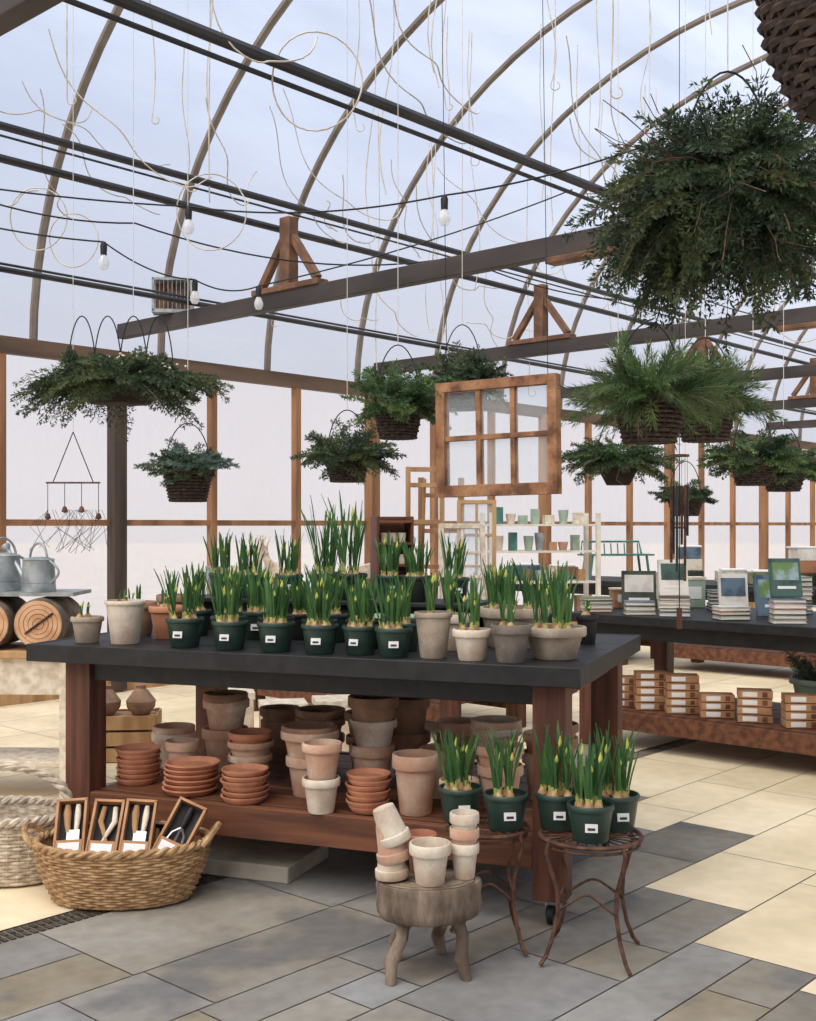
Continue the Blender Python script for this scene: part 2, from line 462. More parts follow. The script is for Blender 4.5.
def daffs(mb, r, z, n, h, w=.012, bulbs=True, lean=.2):
    k = max(3, n//5)
    for c in range(k):
        a = 2*pi*c/k+R.uniform(-.3, .3); q = r*R.uniform(.3, .78) if c else 0
        cx, cy = q*math.cos(a), q*math.sin(a)
        if bulbs:
            bz = z-.008
            mb.lathe([(0, 0), (.014, .006), (.019, .018), (.012, .032), (.005, .042)], M_bulb, 8, Matrix.Translation((cx, cy, bz)))
        hc = R.uniform(.84, 1.1)
        for i in range(n//k+R.choice((0, 1))):
            az = R.uniform(0, 2*pi)
            blade(mb, (cx+R.uniform(-.009, .009), cy+R.uniform(-.009, .009), z+.01), az if R.random() < .5 else a+R.uniform(-.6, .6),
                  R.uniform(.0, lean), h*hc*R.uniform(.66, 1.05), w*R.uniform(.75, 1.15), R.choice(M_leaf), R.uniform(0, .16))
        if R.random() < .6:
            hh = h*R.uniform(.6, .95)
            mb.tube([(cx, cy, z), (cx+.004, cy, z+hh*.6), (cx+.006, cy, z+hh*.8)], .0035, M_leaf[1], 5)
            mb.tube([(cx+.006, cy, z+hh*.8), (cx+.008, cy, z+hh*.86), (cx+.009, cy, z+hh*.97)], [.004, .008, .001], M_bud, 6)
nur = []
for i in range(7):
    mb = MB(); pot(mb, .081, .125, M_ngreen if i < 5 else M_ndark, rb=.06, rim=.16, lip=1.04)
    if i < 5: label(mb, .0735, .058)
    hh = (.235, .25, .24, .26, .245, .37, .20)[i]
    daffs(mb, .074, .105, 32+2*(i % 4), hh)
    nur.append(mb.data("daffodil_pot_mesh_%d" % i, True))
def nursery(loc, i=None, rz=None, sc=1):
    i = R.randrange(5) if i is None else i
    return put(nur[i], "potted_daffodils", loc, R.uniform(-.35, .35) if rz is None else rz, 0, sc)
TH = .979
for s, t, i in ((1.72, .13, 0), (1.49, .11, 1), (1.275, .11, 2), (1.07, .10, 3), (.905, .13, 4), (.75, .10, 0),
                (1.61, .31, 3), (1.38, .32, 6), (1.17, .31, 1), (.97, .33, 6), (.79, .32, 1)):
    nursery(T(s, t, TH), i, rz=TA*.5+R.uniform(-.2, .2), sc=R.uniform(.95, 1.02) if s > .95 else .93)
mb = MB()
mb.box((-1.42, .90, .07), (1.5, .05, .14), M_black); mb.box((-1.42, 1.15, .07), (1.5, .05, .14), M_black)
mb.box((-1.42, 1.02, .15), (1.54, .36, .02), M_black)
mb.make("plant_riser", TO+Vector((0, 0, TH)), TA, bevel=.003)
for s, t, i in ((2.04, 1.02, 1), (1.86, .97, 3), (1.68, 1.05, 4), (1.46, 1.03, 5), (1.305, .96, 5), (1.13, 1.04, 2), (.97, .97, 6), (.80, 1.03, 4)):
    nursery(T(s, t, TH+.162), i, sc=R.uniform(.97, 1.05) if i == 5 else R.uniform(.88, .97))
for s, t, i in ((1.95, .60, 3), (1.76, .60, 4), (1.58, .54, 2), (1.40, .60, 6), (1.22, .55, 0), (.56, .95, 2), (.36, 1.1, 4)):
    nursery(T(s, t, TH), i, sc=R.uniform(.95, 1.05))

def clay_plant(name, s, t, r, h, m, n, lh, rim=.2, rb=None, z=TH, w=.0115, lip=1.06):
    mb = MB(); pot(mb, r, h, m, rb=rb, rim=rim, lip=lip)
    if n: daffs(mb, r*.85, h*.84, n, lh, w)
    return mb.make(name, T(s, t, z), R.uniform(-.3, .3))
clay_plant("clay_pot_with_shoots", 2.225, .14, .073, .115, M_greyc, 5, .09)
clay_plant("limewashed_clay_pot", 2.04, .16, .09, .19, M_limew, 4, .07, rim=.1)
clay_plant("terracotta_pot", 1.99, .42, .085, .15, M_terra, 4, .1)
clay_plant("terracotta_pot", 2.2, .5, .09, .16, M_terrad, 5, .12)
clay_plant("terracotta_pot", 2.15, .74, .09, .18, M_terrad, 6, .14)
clay_plant("clay_daffodil_pot", .59, .12, .076, .18, M_greyc, 18, .21, rim=.12)
clay_plant("clay_daffodil_pot", .425, .10, .076, .12, M_limew, 20, .22, rim=.25)
clay_plant("clay_daffodil_pot", .265, .085, .078, .145, M_greyd, 12, .13, rim=.25)
clay_plant("clay_planting_bowl", .14, .27, .125, .125, M_greyc, 42, .25, rim=.3, rb=.085)
clay_plant("clay_planting_bowl", .40, .62, .15, .17, M_greyc, 42, .24, rim=.25, rb=.11)
clay_plant("clay_daffodil_pot", .61, .42, .08, .15, M_limew, 18, .24, rim=.25)
clay_plant("dark_glazed_pot", .13, .85, .05, .13, M_blk, 6, .08)
mb = MB()
mb.lathe([(0, 0), (.09, 0), (.12, .03), (.145, .1), (.15, .105), (.15, .112), (.14, .112), (.11, .03), (0, .012)], M_sage, 32)
mb.make("enamel_basin", T(1.0, .68, TH))

# ------------------------------------------------------------------ shelf terracotta
SH = .341
def pot_stack(s, t, specs, name="terracotta_pot_stack", z=SH, tilt=0):
    mb = MB(); zz = 0
    for (r, h, m, step) in specs:
        pot(mb, r, h, m, rim=.24, soil=False, T_=Matrix.Translation((R.uniform(-.004, .004), R.uniform(-.004, .004), zz)))
        zz += step
    return mb.make(name, T(s, t, z), R.uniform(0, 6))
def saucers(s, t, r, n, m, z=SH):
    mb = MB(); zz = 0
    for i in range(n):
        q = r*R.uniform(.97, 1.02)
        mb.lathe([(0, 0), (q*.82, 0), (q, .022), (q, .027), (q*.93, .027), (q*.78, .008), (0, .008)], m, 32,
                 Matrix.Translation((R.uniform(-.006, .006), R.uniform(-.006, .006), zz)))
        zz += .0215
    return mb.make("terracotta_saucer_stack", T(s, t, z))
saucers(2.06, .29, .1, 7, M_terra)
saucers(1.73, .20, .12, 6, M_terra)
saucers(1.44, .15, .1, 6, M_terra)
saucers(.885, .17, .09, 7, M_terra)
D, A, B = M_terrad, M_terra, M_limew; W = M_terraw
pot_stack(2.08, .62, [(.105, .17, B, .05), (.1, .15, W, .05)])
pot_stack(1.895, .40, [(.08, .18, W, 0)], "terracotta_pot")
pot_stack(1.82, .66, [(.11, .2, W, .165), (.11, .17, W, .03), (.105, .17, D, .03)])
pot_stack(1.58, .46, [(.1, .13, W, .07), (.105, .12, W, .04), (.1, .12, A, .04)])
pot_stack(1.225, .33, [(.1, .17, W, .13), (.125, .15, W, .03), (.12, .14, D, .03)])
pot_stack(1.06, .09, [(.078, .14, B, .13), (.082, .15, W, 0)])
pot_stack(1.01, .52, [(.1, .2, W, .16), (.105, .15, B, .05), (.112, .2, D, .03)])
pot_stack(.69, .20, [(.095, .24, W, 0)], "terracotta_pot")
pot_stack(.97, .86, [(.1, .2, D, .17), (.1, .19, D, .03)])
pot_stack(.70, .50, [(.08, .2, W, .05), (.08, .16, W, 0)])
pot_stack(.50, .70, [(.1, .18, W, .14), (.115, .14, B, .03), (.11, .14, W, 0)])
pot_stack(.40, .40, [(.095, .18, W, .1), (.1, .16, W, 0)])
pot_stack(.27, .62, [(.09, .2, B, .12), (.09, .16, W, 0)])
pot_stack(.50, .16, [(.08, .16, W, 0)], "terracotta_pot")
pot_stack(1.42, .86, [(.12, .16, D, .09), (.12, .15, D, .05), (.12, .14, D, 0)])
pot_stack(1.18, .86, [(.1, .17, D, .12), (.11, .16, D, 0)])
pot_stack(.74, .90, [(.1, .2, D, .1), (.1, .16, W, 0)])
pot_stack(1.68, .95, [(.1, .2, D, .1), (.1, .16, D, 0)])
pot_stack(.3, .98, [(.1, .2, D, .1), (.1, .16, D, 0)])

# ------------------------------------------------------------------ wicker
def open_liner(mb, rf, H, m, sx, sy, amp, z0=0):
    vs = []; fs = []; seg = 40; qs = (0, .25, .5, .75, 1)
    for q in qs:
        for j in range(seg):
            a = 2*pi*j/seg; r = rf(q)-amp*1.4
            vs.append((r*math.cos(a)*sx, r*math.sin(a)*sy, z0+H*q))
    for i in range(len(qs)-1):
        for j in range(seg):
            k = (j+1) % seg; fs.append((i*seg+j, i*seg+k, (i+1)*seg+k, (i+1)*seg+j))
    fs.append(tuple(range(seg)))
    mb.add(vs, fs, m, True)
def wicker(mb, rf, H, n, N, m, sx=1, sy=1, rt=.006, amp=.006, z0=0, rim=.014, liner=True):
    for k in range(n):
        z = z0+H*(k+.5)/n; r = rf((k+.5)/n)
        pts = []
        for j in range(N*2):
            a = 2*pi*j/(N*2)
            rr = r+amp*math.cos(N/2*a+k*pi)
            pts.append((rr*math.cos(a)*sx, rr*math.sin(a)*sy, z+R.uniform(-.0006, .0006)))
        mb.tube(pts, rt, m, 5, True)
    for j in range(N):
        a = 2*pi*j/N
        mb.tube([(rf(q)*math.cos(a)*sx, rf(q)*math.sin(a)*sy, z0+H*q) for q in (0, .33, .66, 1)], rt*.6, m, 5)
    open_liner(mb, rf, H, M_liner if m is M_wickd else m, sx, sy, amp, z0)
    r = rf(1)
    for ph in (0, pi):
        pts = []
        for j in range(160):
            a = 2*pi*j/160; q = 22*a+ph
            rr = r+rim*.5*math.cos(q)
            pts.append((rr*math.cos(a)*sx, rr*math.sin(a)*sy, z0+H+rim*.5*math.sin(q)))
        mb.tube(pts, rim*.62, m, 6, True)

mb = MB()
rf = lambda q: .27+.075*math.sin(q*pi*.5)
wicker(mb, rf, .225, 20, 44, M_wick, 1, .66, .0062, .005, .01, .017)
for sg in (-1, 1):
    mb.tube([(sg*(.335+.05*math.sin(pi*i/10)), .09*math.cos(pi*i/10), .23+.06*math.sin(pi*i/10)) for i in range(11)], .012, M_wick, 7)
mb.make("wicker_basket", (-1.15, 4.63, 0), .02, recalc=False)
def tool_box(loc, rz, tilt, kind, roll=0):
    mb = MB(); mb.M = Euler((rad(-tilt), rad(roll), 0)).to_matrix().to_4x4()
    w, d, h = .112, .05, .235
    mb.box((0, d/2-.002, h/2), (w, .004, h), M_blk)
    mb.box((-w/2, 0, h/2), (.010, d, h), M_card); mb.box((w/2, 0, h/2), (.010, d, h), M_card)
    mb.box((0, 0, .004), (w, d, .008), M_card); mb.box((0, 0, h), (w+.01, d, .010), M_card)
    mb.box((0, -d/2+.002, .035), (w, .004, .07), M_card)
    mb.box((0, -d/2-.001, .038), (w*.75, .003, .04), M_label)
    if kind == 0:
        mb.tube([(-.02, 0, h-.015), (-.02, 0, h-.05), (-.016, 0, h-.10), (-.01, 0, h-.13)], [.011, .016, .012, .009], M_woodlt, 10)
        mb.tube([(.022, 0, h-.015), (.022, 0, h-.06), (.02, 0, h-.12)], [.010, .013, .009], M_dried, 10)
        mb.tube([(-.01, 0, h-.13), (0, 0, .07)], .005, M_chrome, 6)
        mb.box((0.01, -.005, .085), (.05, .006, .06), M_chrome)
    elif kind == 1:
        for sgn in (-1, 1):
            mb.tube([(sgn*.022, 0, h-.02), (sgn*.028, 0, h-.08), (sgn*.006, 0, h-.13), (-sgn*.014, 0, .06)], [.010, .012, .009, .004], M_dried if sgn > 0 else M_woodlt, 8)
    else:
        mb.tube([(0, 0, h-.015), (0, 0, h-.06), (0, 0, h-.10)], [.012, .015, .01], M_blk, 10)
        for q in (-.026, 0, .026):
            mb.tube([(0, 0, h-.10), (q, 0, h-.13), (q*1.3, 0, .07)], .0045, M_chrome, 5)
    mb.make("garden_tool_box", loc, rz, bevel=.0)
for x, y, rz, k, rl in ((-1.345, 4.56, .05, 0, -3), (-1.215, 4.545, -.03, 1, 2), (-1.085, 4.545, .05, 0, 4), (-.965, 4.57, -.15, 2, 22)):
    tool_box((x, y, .175), rz, 32, k, rl)
for x, rz, k in ((-1.28, .1, 1), (-1.14, 0, 2), (-1.01, -.1, 1)):
    tool_box((x, 4.66, .05), rz, 15, k)

mb = MB()
rf2 = lambda q: .24+.055*q
wicker(mb, rf2, .27, 18, 36, M_wickw, 1, .68, .0078, .006, .01, .02)
for ph in (0, 2.1, 4.2):
    mb.tube([(-.29*math.cos(pi*i/40)+.009*math.cos(i*.7+ph), .011*math.sin(i*.7+ph), .27+.20*math.sin(pi*i/40)**.7+.009*math.cos(i*.7+ph)) for i in range(41)], .0105, M_wickw, 6)
mb.make("handled_wicker_basket", (-1.72, 4.90, 0), -.1, recalc=False)

# ------------------------------------------------------------------ stump stool + pots
mb = MB()
mb.lathe([(0, 0), (.88, 0), (.97, .012), (1.0, .04), (.975, .075), (1.0, .105), (.97, .12), (.6, .123), (0, .12)], M_stump, 72,
         Matrix.Translation((0, 0, .19)) @ Matrix.Diagonal((.178, .13, 1, 1)), wob=.028, ph=1)
for rr in (.35, .55, .75, .9):
    mb.tube([(.178*rr*math.cos(2*pi*i/40)*(1+.02*math.sin(3*i)), .13*rr*math.sin(2*pi*i/40), .3115) for i in range(40)], .0018, M_twig, 4, True)
for (tx, ty, bx, by) in ((-.085, -.06, -.125, -.1), (.09, -.05, .125, -.075), (.04, .06, .06, .17), (-.07, .05, -.1, .12)):
    p = [Vector((tx, ty, .2)), Vector((tx*1.15+.010, ty*1.1, .14)), Vector((bx*.93-.010, by*.9, .07)), Vector((bx, by, 0.0))]
    mb.tube(p, [.026, .021, .024, .018], M_stump, 9)
mb.make("log_stool", (.065, 3.86, 0), .05)
SZ = .311
mb = MB(); pot(mb, .07, .135, M_limew, soil=False, rim=.28, seg=30)
mb.make("limewashed_pot", (.073, 3.81, SZ+.003))
mb = MB()
for i in range(3): pot(mb, .05, .12, (M_limew, M_terraw, M_limew)[i], soil=False, rim=.3, T_=Matrix.Translation((0, 0, .05*i)))
mb.make("limewashed_pot_stack", (.19, 3.87, SZ+.003))
mb = MB()
for i in range(3):
    t_ = Matrix.Translation((-.012*i, 0, .13+.055*i)) @ Euler((pi, rad(-9*i-3), 0)).to_matrix().to_4x4()
    pot(mb, .056, .125, (M_limew, M_terraw, M_limew)[i], soil=False, rim=.26, T_=t_)
mb.make("upturned_pot_stack", (-.06, 3.855, SZ+.003))
mb = MB(); pot(mb, .055, .13, M_terra, soil=False); mb.make("terracotta_pot", (.045, 3.945, SZ+.003))

# ------------------------------------------------------------------ wire stools
def wire_stool(name, loc, r, h, rz, legs=4):
    mb = MB(); t = .006
    def ring(rr, z, q=t): mb.tube([(rr*math.cos(2*pi*i/36), rr*math.sin(2*pi*i/36), z) for i in range(36)], q, M_rust, 6, True)
    ring(r, h-.008, .008); ring(r*.96, h-.03, .005); ring(r*.35, h-.008, .004)
    for i in range(12):
        a = 2*pi*i/12
        mb.tube([(r*.0*math.cos(a), 0, h-.008), (r*math.cos(a), r*math.sin(a), h-.008)], .0035, M_rust, 5)
        a2 = a+.26
        mb.tube([(r*.36*math.cos(a2), r*.36*math.sin(a2), h-.008), (r*.97*math.cos(a2), r*.97*math.sin(a2), h-.008)], .003, M_rust, 4)
    for i in range(legs):
        a = 2*pi*i/legs+.5; c, s_ = math.cos(a), math.sin(a)
        prof = [(r*1.0, h-.01), (r*1.08, h-.04), (r*1.0, h-.09), (r*.82, h*.6), (r*.8, h*.42), (r*.92, h*.22), (r*1.08, h*.08), (r*1.15, .02), (r*1.22, .008)]
        mb.tube([(q*c, q*s_, z) for q, z in prof], .0075, M_rust, 7)
        a3 = a+2*pi/legs
        n = 9; pts = []
        for k in range(n+1):
            q = k/n; aa = a+(a3-a)*q; rr = r*.8*(1-.35*math.sin(pi*q))
            pts.append((rr*math.cos(aa), rr*math.sin(aa), h*.42+.06*math.sin(pi*q)))
        mb.tube(pts, .005, M_rust, 5)
    mb.make(name, loc, rz)
wire_stool("wire_plant_stool", (.285, 4.11, 0), .145, .43, .3)
wire_stool("wire_plant_stool", (.635, 4.00, 0), .175, .43, 0)
for x, y, i in ((.19, 4.16, 0), (.345, 4.06, 1), (.53, 4.07, 3), (.62, 3.905, 2), (.735, 4.05, 4)):
    nursery((x, y, .431), i, rz=R.uniform(-.15, .15), sc=1.0)
mb = MB(); mb.box((0, 0, .035), (.62, .42, .07), M_conc); mb.make("concrete_paver", (-.72, 5.1, 0), -.35, bevel=.006)

# ------------------------------------------------------------------ hanging plants
def needles(mb, p, d, ll, w, mi, cnt, fwd=(.5, 1.0)):
    V = mb.v; F = mb.f
    for k in range(cnt):
        e = d.orthogonal(); e.rotate(Matrix.Rotation(R.uniform(0, 2*pi), 3, d)); e.normalize()
        tip = p+(d*R.uniform(*fwd)+e*R.uniform(.6, 1))*ll
        s_ = d.cross(e)*w*.5
        k0 = len(V); mid = p+(tip-p)*.45
        V.extend((tuple(p), tuple(mid-s_), tuple(tip), tuple(mid+s_)))
        F.append((k0, k0+1, k0+2, k0+3)); mb.m.append(mi); mb.sm.append(False)
def strip(mb, pts, r, m):
    tw = mb.mi(m); V = mb.v; prev = None
    s0 = (pts[-1]-pts[0]).orthogonal().normalized()*r
    for p in pts:
        V.append(tuple(p-s0)); V.append(tuple(p+s0)); a = len(V)-2
        if prev is not None:
            mb.f.append((prev, prev+1, a+1, a)); mb.m.append(tw); mb.sm.append(False)
        prev = a
def frond(mb, p, d, L, droop, mats, leaf, n, w, cnt=3, fwd=(.5, 1.0)):
    p = Vector(p); d = Vector(d).normalized(); st = L/n
    mi = mb.mi(R.choice(mats)); pts = []
    for i in range(n+1):
        q = i/n; pts.append(p.copy())
        if q > .08: needles(mb, p, d, leaf*(1.05-.45*q), w, mi, cnt, fwd)
        d = (d+Vector((R.uniform(-.08, .08), R.uniform(-.08, .08), -droop*st*3))).normalized()
        p = p+d*st
    strip(mb, pts, .002, M_twig)
def bough(mb, p, d, L, droop, mats, w=.006, nl=.020, n=11):
    p = Vector(p); d = Vector(d).normalized(); st = L/n
    mi = mb.mi(R.choice(mats)); pts = []
    up = Vector((R.uniform(-.4, .4), R.uniform(-.4, .4), 1))
    for i in range(n+1):
        q = i/n; pts.append(p.copy())
        needles(mb, p, d, nl*1.2, w, mi, 4)
        if q > .1:
            sd = d.cross(up)
            if sd.length < .05: sd = d.orthogonal()
            sd.normalize()
            bl = (L*.34)*(1.08-q)+.015
            for sg in (-1, 1):
                bd = (d*.75+sd*sg*R.uniform(.6, 1)+Vector((0, 0, R.uniform(-.25, .12)))).normalized()
                m = max(2, int(bl/.016)); b = p.copy()
                for k in range(m):
                    b = b+bd*bl/m
                    needles(mb, b, bd, nl*(1.1-.3*k/m), w, mi, 3)
                    bd = (bd+Vector((0, 0, -droop*.04))).normalized()
        d = (d+Vector((R.uniform(-.08, .08), R.uniform(-.08, .08), -droop*st*3))).normalized()
        p = p+d*st
    strip(mb, pts, .0025, M_twig)
def hanger_top(x, y): return roof_z(vof(x, y))-.06
def hanging(name, x, y, z, br, bh, fw, fh, n=50, mats=M_fir, style='bough', droop=.8, basket=True, sx=1., up=.55, hoops=1, dried=False, twigs=0, rz=0, down=-.35, nl=.02, w=.006, straggle=0):
    mb = MB()
    if basket:
        f = lambda q: br*(.72+.28*q)
        wicker(mb, f, bh, 9, 20, M_wickd, sx, 1, .008, .006, -bh, .016)
    else:
        mb.lathe([(0, -bh), (br*.5, -bh), (br*.85, -bh*.3), (br*.9, 0), (0, .01)], M_liner, 20, None, sx, 1)
    for i in range(n+straggle):
        a = R.uniform(0, 2*pi); el = R.uniform(down, 1.45)*up
        L = fw*.5*R.uniform(.7, 1.1)
        if i >= n: L *= R.uniform(1.12, 1.35); el = R.uniform(-.4, .5)
        elif el > .55: L = min(L, fh*R.uniform(.75, 1.05))
        q = br*R.uniform(0, .8)
        p0 = (q*math.cos(a)*sx, q*math.sin(a), R.uniform(-.01, .04))
        dd = (math.cos(a)*math.cos(el)*sx, math.sin(a)*math.cos(el), math.sin(el)+.12)
        L2 = max(.08, L-q*.6)
        if style == 'bough': bough(mb, p0, dd, L2, droop, mats, w, nl)
        else: frond(mb, p0, dd, L2, droop, mats, .06, 13, .0045, 7, (.6, 1.3))
    for i in range(twigs):
        a = R.uniform(0, 2*pi); el = R.uniform(-.3, .5); L = fw*.6*R.uniform(.7, 1.1)
        d = Vector((math.cos(a)*math.cos(el), math.sin(a)*math.cos(el), math.sin(el)))
        p = Vector((0, 0, .05)); pts = [p]
        for k in range(6):
            d = (d+Vector((R.uniform(-.2, .2), R.uniform(-.2, .2), R.uniform(-.2, .15)))).normalized(); p = p+d*L/6; pts.append(p)
            if k > 2:
                e = p+(d+Vector((R.uniform(-1, 1), R.uniform(-1, 1), R.uniform(-.5, 1)))).normalized()*L*.18
                mb.tube([p, e], .0015, M_twig, 3)
        mb.tube(pts, [.004-.0005*k for k in range(7)], M_twig, 4)
    if dried:
        for i in range(110):
            a = R.uniform(0, 2*pi); q = math.sqrt(R.random())*fw*.42
            c = Vector((q*math.cos(a), q*math.sin(a)*.5, R.uniform(.02, .17)*(1-.8*abs(q*math.cos(a))/fw)))
            mb.lathe([(0, -.009), (.009, 0), (0, .009)], M_dried, 5, Matrix.Translation(c))
    H = hanger_top(x, y)-z
    for h in range(hoops):
        hx = 0 if hoops == 1 else (h-(hoops-1)/2)*fw*.16
        hr = br*.95 if hoops == 1 else fw*.09
        hh = max(.3, fh*1.15) if hoops == 1 else .36
        mb.tube([(hx+hr*math.cos(pi*i/20), 0, hh*math.sin(pi*i/20)) for i in range(21)], .0035, M_blk, 5)
        if h == hoops//2: mb.tube([(hx, 0, hh), (hx, 0, H)], .0022, M_white, 4)
    mb.make(name, (x, y, z), rz, recalc=False)
hanging("hanging_evergreen_planter", -1.50, 6.0, 2.23, .2, .1, .84, .26, n=160, mats=M_fir, droop=.8, basket=False, sx=1.5, up=.7, hoops=4, dried=True, down=-.6, w=.007)
hanging("hanging_juniper_basket", -1.34, 7.0, 1.82, .145, .18, .48, .2, n=65, mats=M_juniper, up=.85, droop=.6, w=.007)
hanging("hanging_fern_basket", -.37, 7.0, 1.90, .13, .14, .58, .25, n=75, mats=M_fir, up=.8, w=.007)
hanging("hanging_fern_basket", -.055, 6.3, 2.13, .13, .16, .56, .31, n=85, mats=M_fern+[M_fir[0]], up=.95, droop=.8, w=.007)
hanging("hanging_fern_basket", .33, 7.0, 2.34, .13, .14, .52, .33, n=85, mats=M_fir, up=1.0, w=.007)
hanging("hanging_pine_basket", 1.05, 5.0, 2.035, .15, .18, .66, .30, n=150, mats=M_fern+[M_fir[1]], style='pine', up=.9, droop=.8)
hanging("hanging_pine_basket", 1.50, 5.8, 2.10, .15, .18, .64, .30, n=120, mats=M_fern+[M_fir[1]], style='pine', up=.9)
hanging("hanging_evergreen_basket", 1.37, 7.5, 1.90, .15, .14, .66, .27, n=95, mats=M_fir+[M_fern[0]], droop=1.0, basket=False, twigs=6, w=.007)
hanging("hanging_fern_basket", 2.1, 7.0, 1.88, .13, .14, .56, .29, n=80, mats=M_fir+M_fern, w=.007)
hanging("hanging_fern_basket", 2.58, 7.9, 1.86, .14, .13, .52, .28, n=65, mats=M_fir+M_fern, w=.007)
hanging("hanging_fern_basket", 2.17, 9.0, 1.70, .13, .13, .42, .22, n=45, mats=M_fir, w=.007)
hanging("hanging_evergreen_planter", .945, 3.4, 2.45, .15, .12, .78, .34, n=330, mats=[M_fir[0], M_fir[2], M_fir[2], M_fir[1]], droop=1.05, basket=False, up=.95, twigs=46, down=-1.15, nl=.019, w=.0065, straggle=36)
mb = MB()
f = lambda q: .19*(.6+.4*math.sin(pi*.5*min(1, q*1.1)))
wicker(mb, f, .26, 16, 26, M_wickd, 1, 1, .0095, .007, 0, .02)
for i in range(3):
    a = 2*pi*i/3+.4
    mb.tube([(.19*math.cos(a), .19*math.sin(a), .26), (.04*math.cos(a), .04*math.sin(a), .6)], .003, M_blk, 4)
mb.tube([(0, 0, .6), (0, 0, hanger_top(.87, 2.25)-2.28)], .003, M_blk, 4)
for i in range(3):
    a = 2*pi*i/3+.4; mb.tube([(.04*math.cos(a), .04*math.sin(a), .6), (0, 0, .62)], .003, M_blk, 4)
mb.make("hanging_wicker_basket", (.89, 2.25, 2.32), recalc=False)

# ------------------------------------------------------------------ hanging window
def window_frame(name, loc, rz, w, h, cols, rows, m, t=.045, d=.035, hang=0, tilt=0, pane=True, roll=0, mun=.02):
    mb = MB()
    mb.M = Euler((tilt, roll, 0)).to_matrix().to_4x4()
    mb.box((-w/2+t/2, 0, h/2), (t, d, h), m); mb.box((w/2-t/2, 0, h/2), (t, d, h), m)
    mb.box((0, 0, h-t/2), (w-2*t, d*.98, t), m); mb.box((0, 0, t*.6), (w-2*t, d*.98, t*1.2), m)
    for i in range(1, cols): mb.box((-w/2+t+(w-2*t)*i/cols, 0, h/2), (mun, d*.7, h-2*t), m)
    for i in range(1, rows): mb.box((0, 0, t*1.2+(h-2.2*t)*i/rows), (w-2*t, d*.68, mun), m)
    if pane: mb.box((0, 0, h/2), (w-2*t, .003, h-2*t), M_pane)
    if hang:
        for sg in (-1, 1): mb.tube([(sg*w*.42, 0, h), (sg*w*.42, 0, hang)], .0025, M_blk, 4)
    mb.make(name, loc, rz, bevel=.003)
window_frame("hanging_sash_window", (.46, 5.9, 1.65), -.55, .69, .60, 3, 2, M_oldpaint, t=.05, d=.06, hang=hanger_top(.47, 5.9)-1.66, roll=-.015, mun=.026)

# ------------------------------------------------------------------ background display tables
def plain_table(name, u0, u1, v0, v1, H, topm=M_black, legm=M_redv, shelf=.26):
    mb = MB(); W_, L_ = u1-u0, v1-v0
    mb.box((0, 0, H-.03), (W_, L_, .06), topm)
    for i in (-1, 1):
        for j in (-1, 1): mb.box((i*(W_/2-.12), j*(L_/2-.15), (H-.06)/2), (.11, .11, H-.06), legm)
        mb.box((i*(W_/2-.1), 0, H-.11), (.035, L_-.42, .1), topm)
        mb.box((i*(W_/2-.1), 0, shelf-.07), (.04, L_-.2, .12), M_red)
    for k in range(6):
        w = (W_-.26)/6; mb.box((-(W_-.26)/2+w*(k+.5), 0, shelf-.015), (w-.006, L_-.42, .03), M_red)
    mb.make(name, G((u0+u1)/2, (v0+v1)/2), GA, bevel=.005)
plain_table("display_table", 6.0, 7.0, 4.95, 7.3, .9)
plain_table("book_display_table", 6.6, 7.85, 1.3, 4.5, .9)
plain_table("display_table", 10.6, 11.6, 3.4, 6.2, .9)
plain_table("display_table", 10.6, 11.6, 6.4, 8.4, .9)

BT = .903
mb = MB()
for sg in (-1, 1): mb.box((sg*.13, .08, .33), (.02, .22, .66), M_redv, (0, 0, 0))
mb.box((0, .185, .33), (.24, .01, .66), M_red)
for z in (.12, .3, .46, .62):
    mb.box((0, .06, z), (.24, .2, .018), M_red)
for z in (.3, .46):
    for k in (-1, 0, 1): mb.lathe([(0, 0), (.025, 0), (.03, .07), (.0, .07)], M_limew, 10, Matrix.Translation((k*.07, .04, z+.01)))
mb.make("tiered_shelf", (-.10, 8.45, BT), .25, bevel=.002)
mb = MB()
for x in (-.13, .13): mb.box((x, 0, .52), (.035, .035, 1.04), M_woodlt)
for z in (.15, .62, .9, 1.02): mb.box((0, 0, z), (.225, .025, .035), M_woodlt)
mb.tube([(0, .03, .95), (0, .3, .01)], .015, M_woodlt, 6)
mb.make("wooden_easel", (.13, 8.75, BT), .1, bevel=.002)
window_frame("small_sash_window", (.40, 8.22, BT+.01), .2, .34, .60, 2, 3, M_dried, t=.035, tilt=-.12)
window_frame("small_sash_window", (.52, 8.75, BT+.01), -.1, .3, .78, 2, 3, M_woodlt, t=.03, tilt=-.08)
mb = MB()
for x in (-.17, .17): mb.box((x, 0, .95), (.05, .03, 1.9), M_wood)
for k in range(6): mb.box((0, 0, .25+.3*k), (.29, .03, .035), M_wood)
mb.make("wooden_ladder", (.28, 9.7, 0), .1, bevel=.002)
# white shelf unit with small goods, behind the tables
mb = MB(); w_, h_ = 1.1, 1.62
for x in (-w_/2, w_/2):
    for y in (-.15, .15): mb.box((x, y, h_/2), (.04, .04, h_), M_white)
for z in (.3, .62, .94, 1.24, 1.5):
    mb.box((0, 0, z), (w_-.04, .32, .02), M_white)
    x = -w_/2+.1
    while x < w_/2-.08 and z > .5:
        c = R.choice((0, 1, 2))
        hh = R.uniform(.08, .18)
        if c == 0: mb.lathe([(0, 0), (.035, 0), (.05, hh*.8), (.05, hh), (0, hh*.97)], R.choice((M_limew, M_terraw, M_sage, M_galv)), 12, Matrix.Translation((x, -.05, z+.01)))
        else: mb.box((x, -.04, z+.011+hh/2), (R.uniform(.06, .1), .08, hh), R.choice((M_card, M_teal, M_dried, M_terrad, M_sage)))
        x += R.uniform(.11, .17)
mb.make("white_shelf_unit", G(9.3, 6.6), .25, bevel=0)
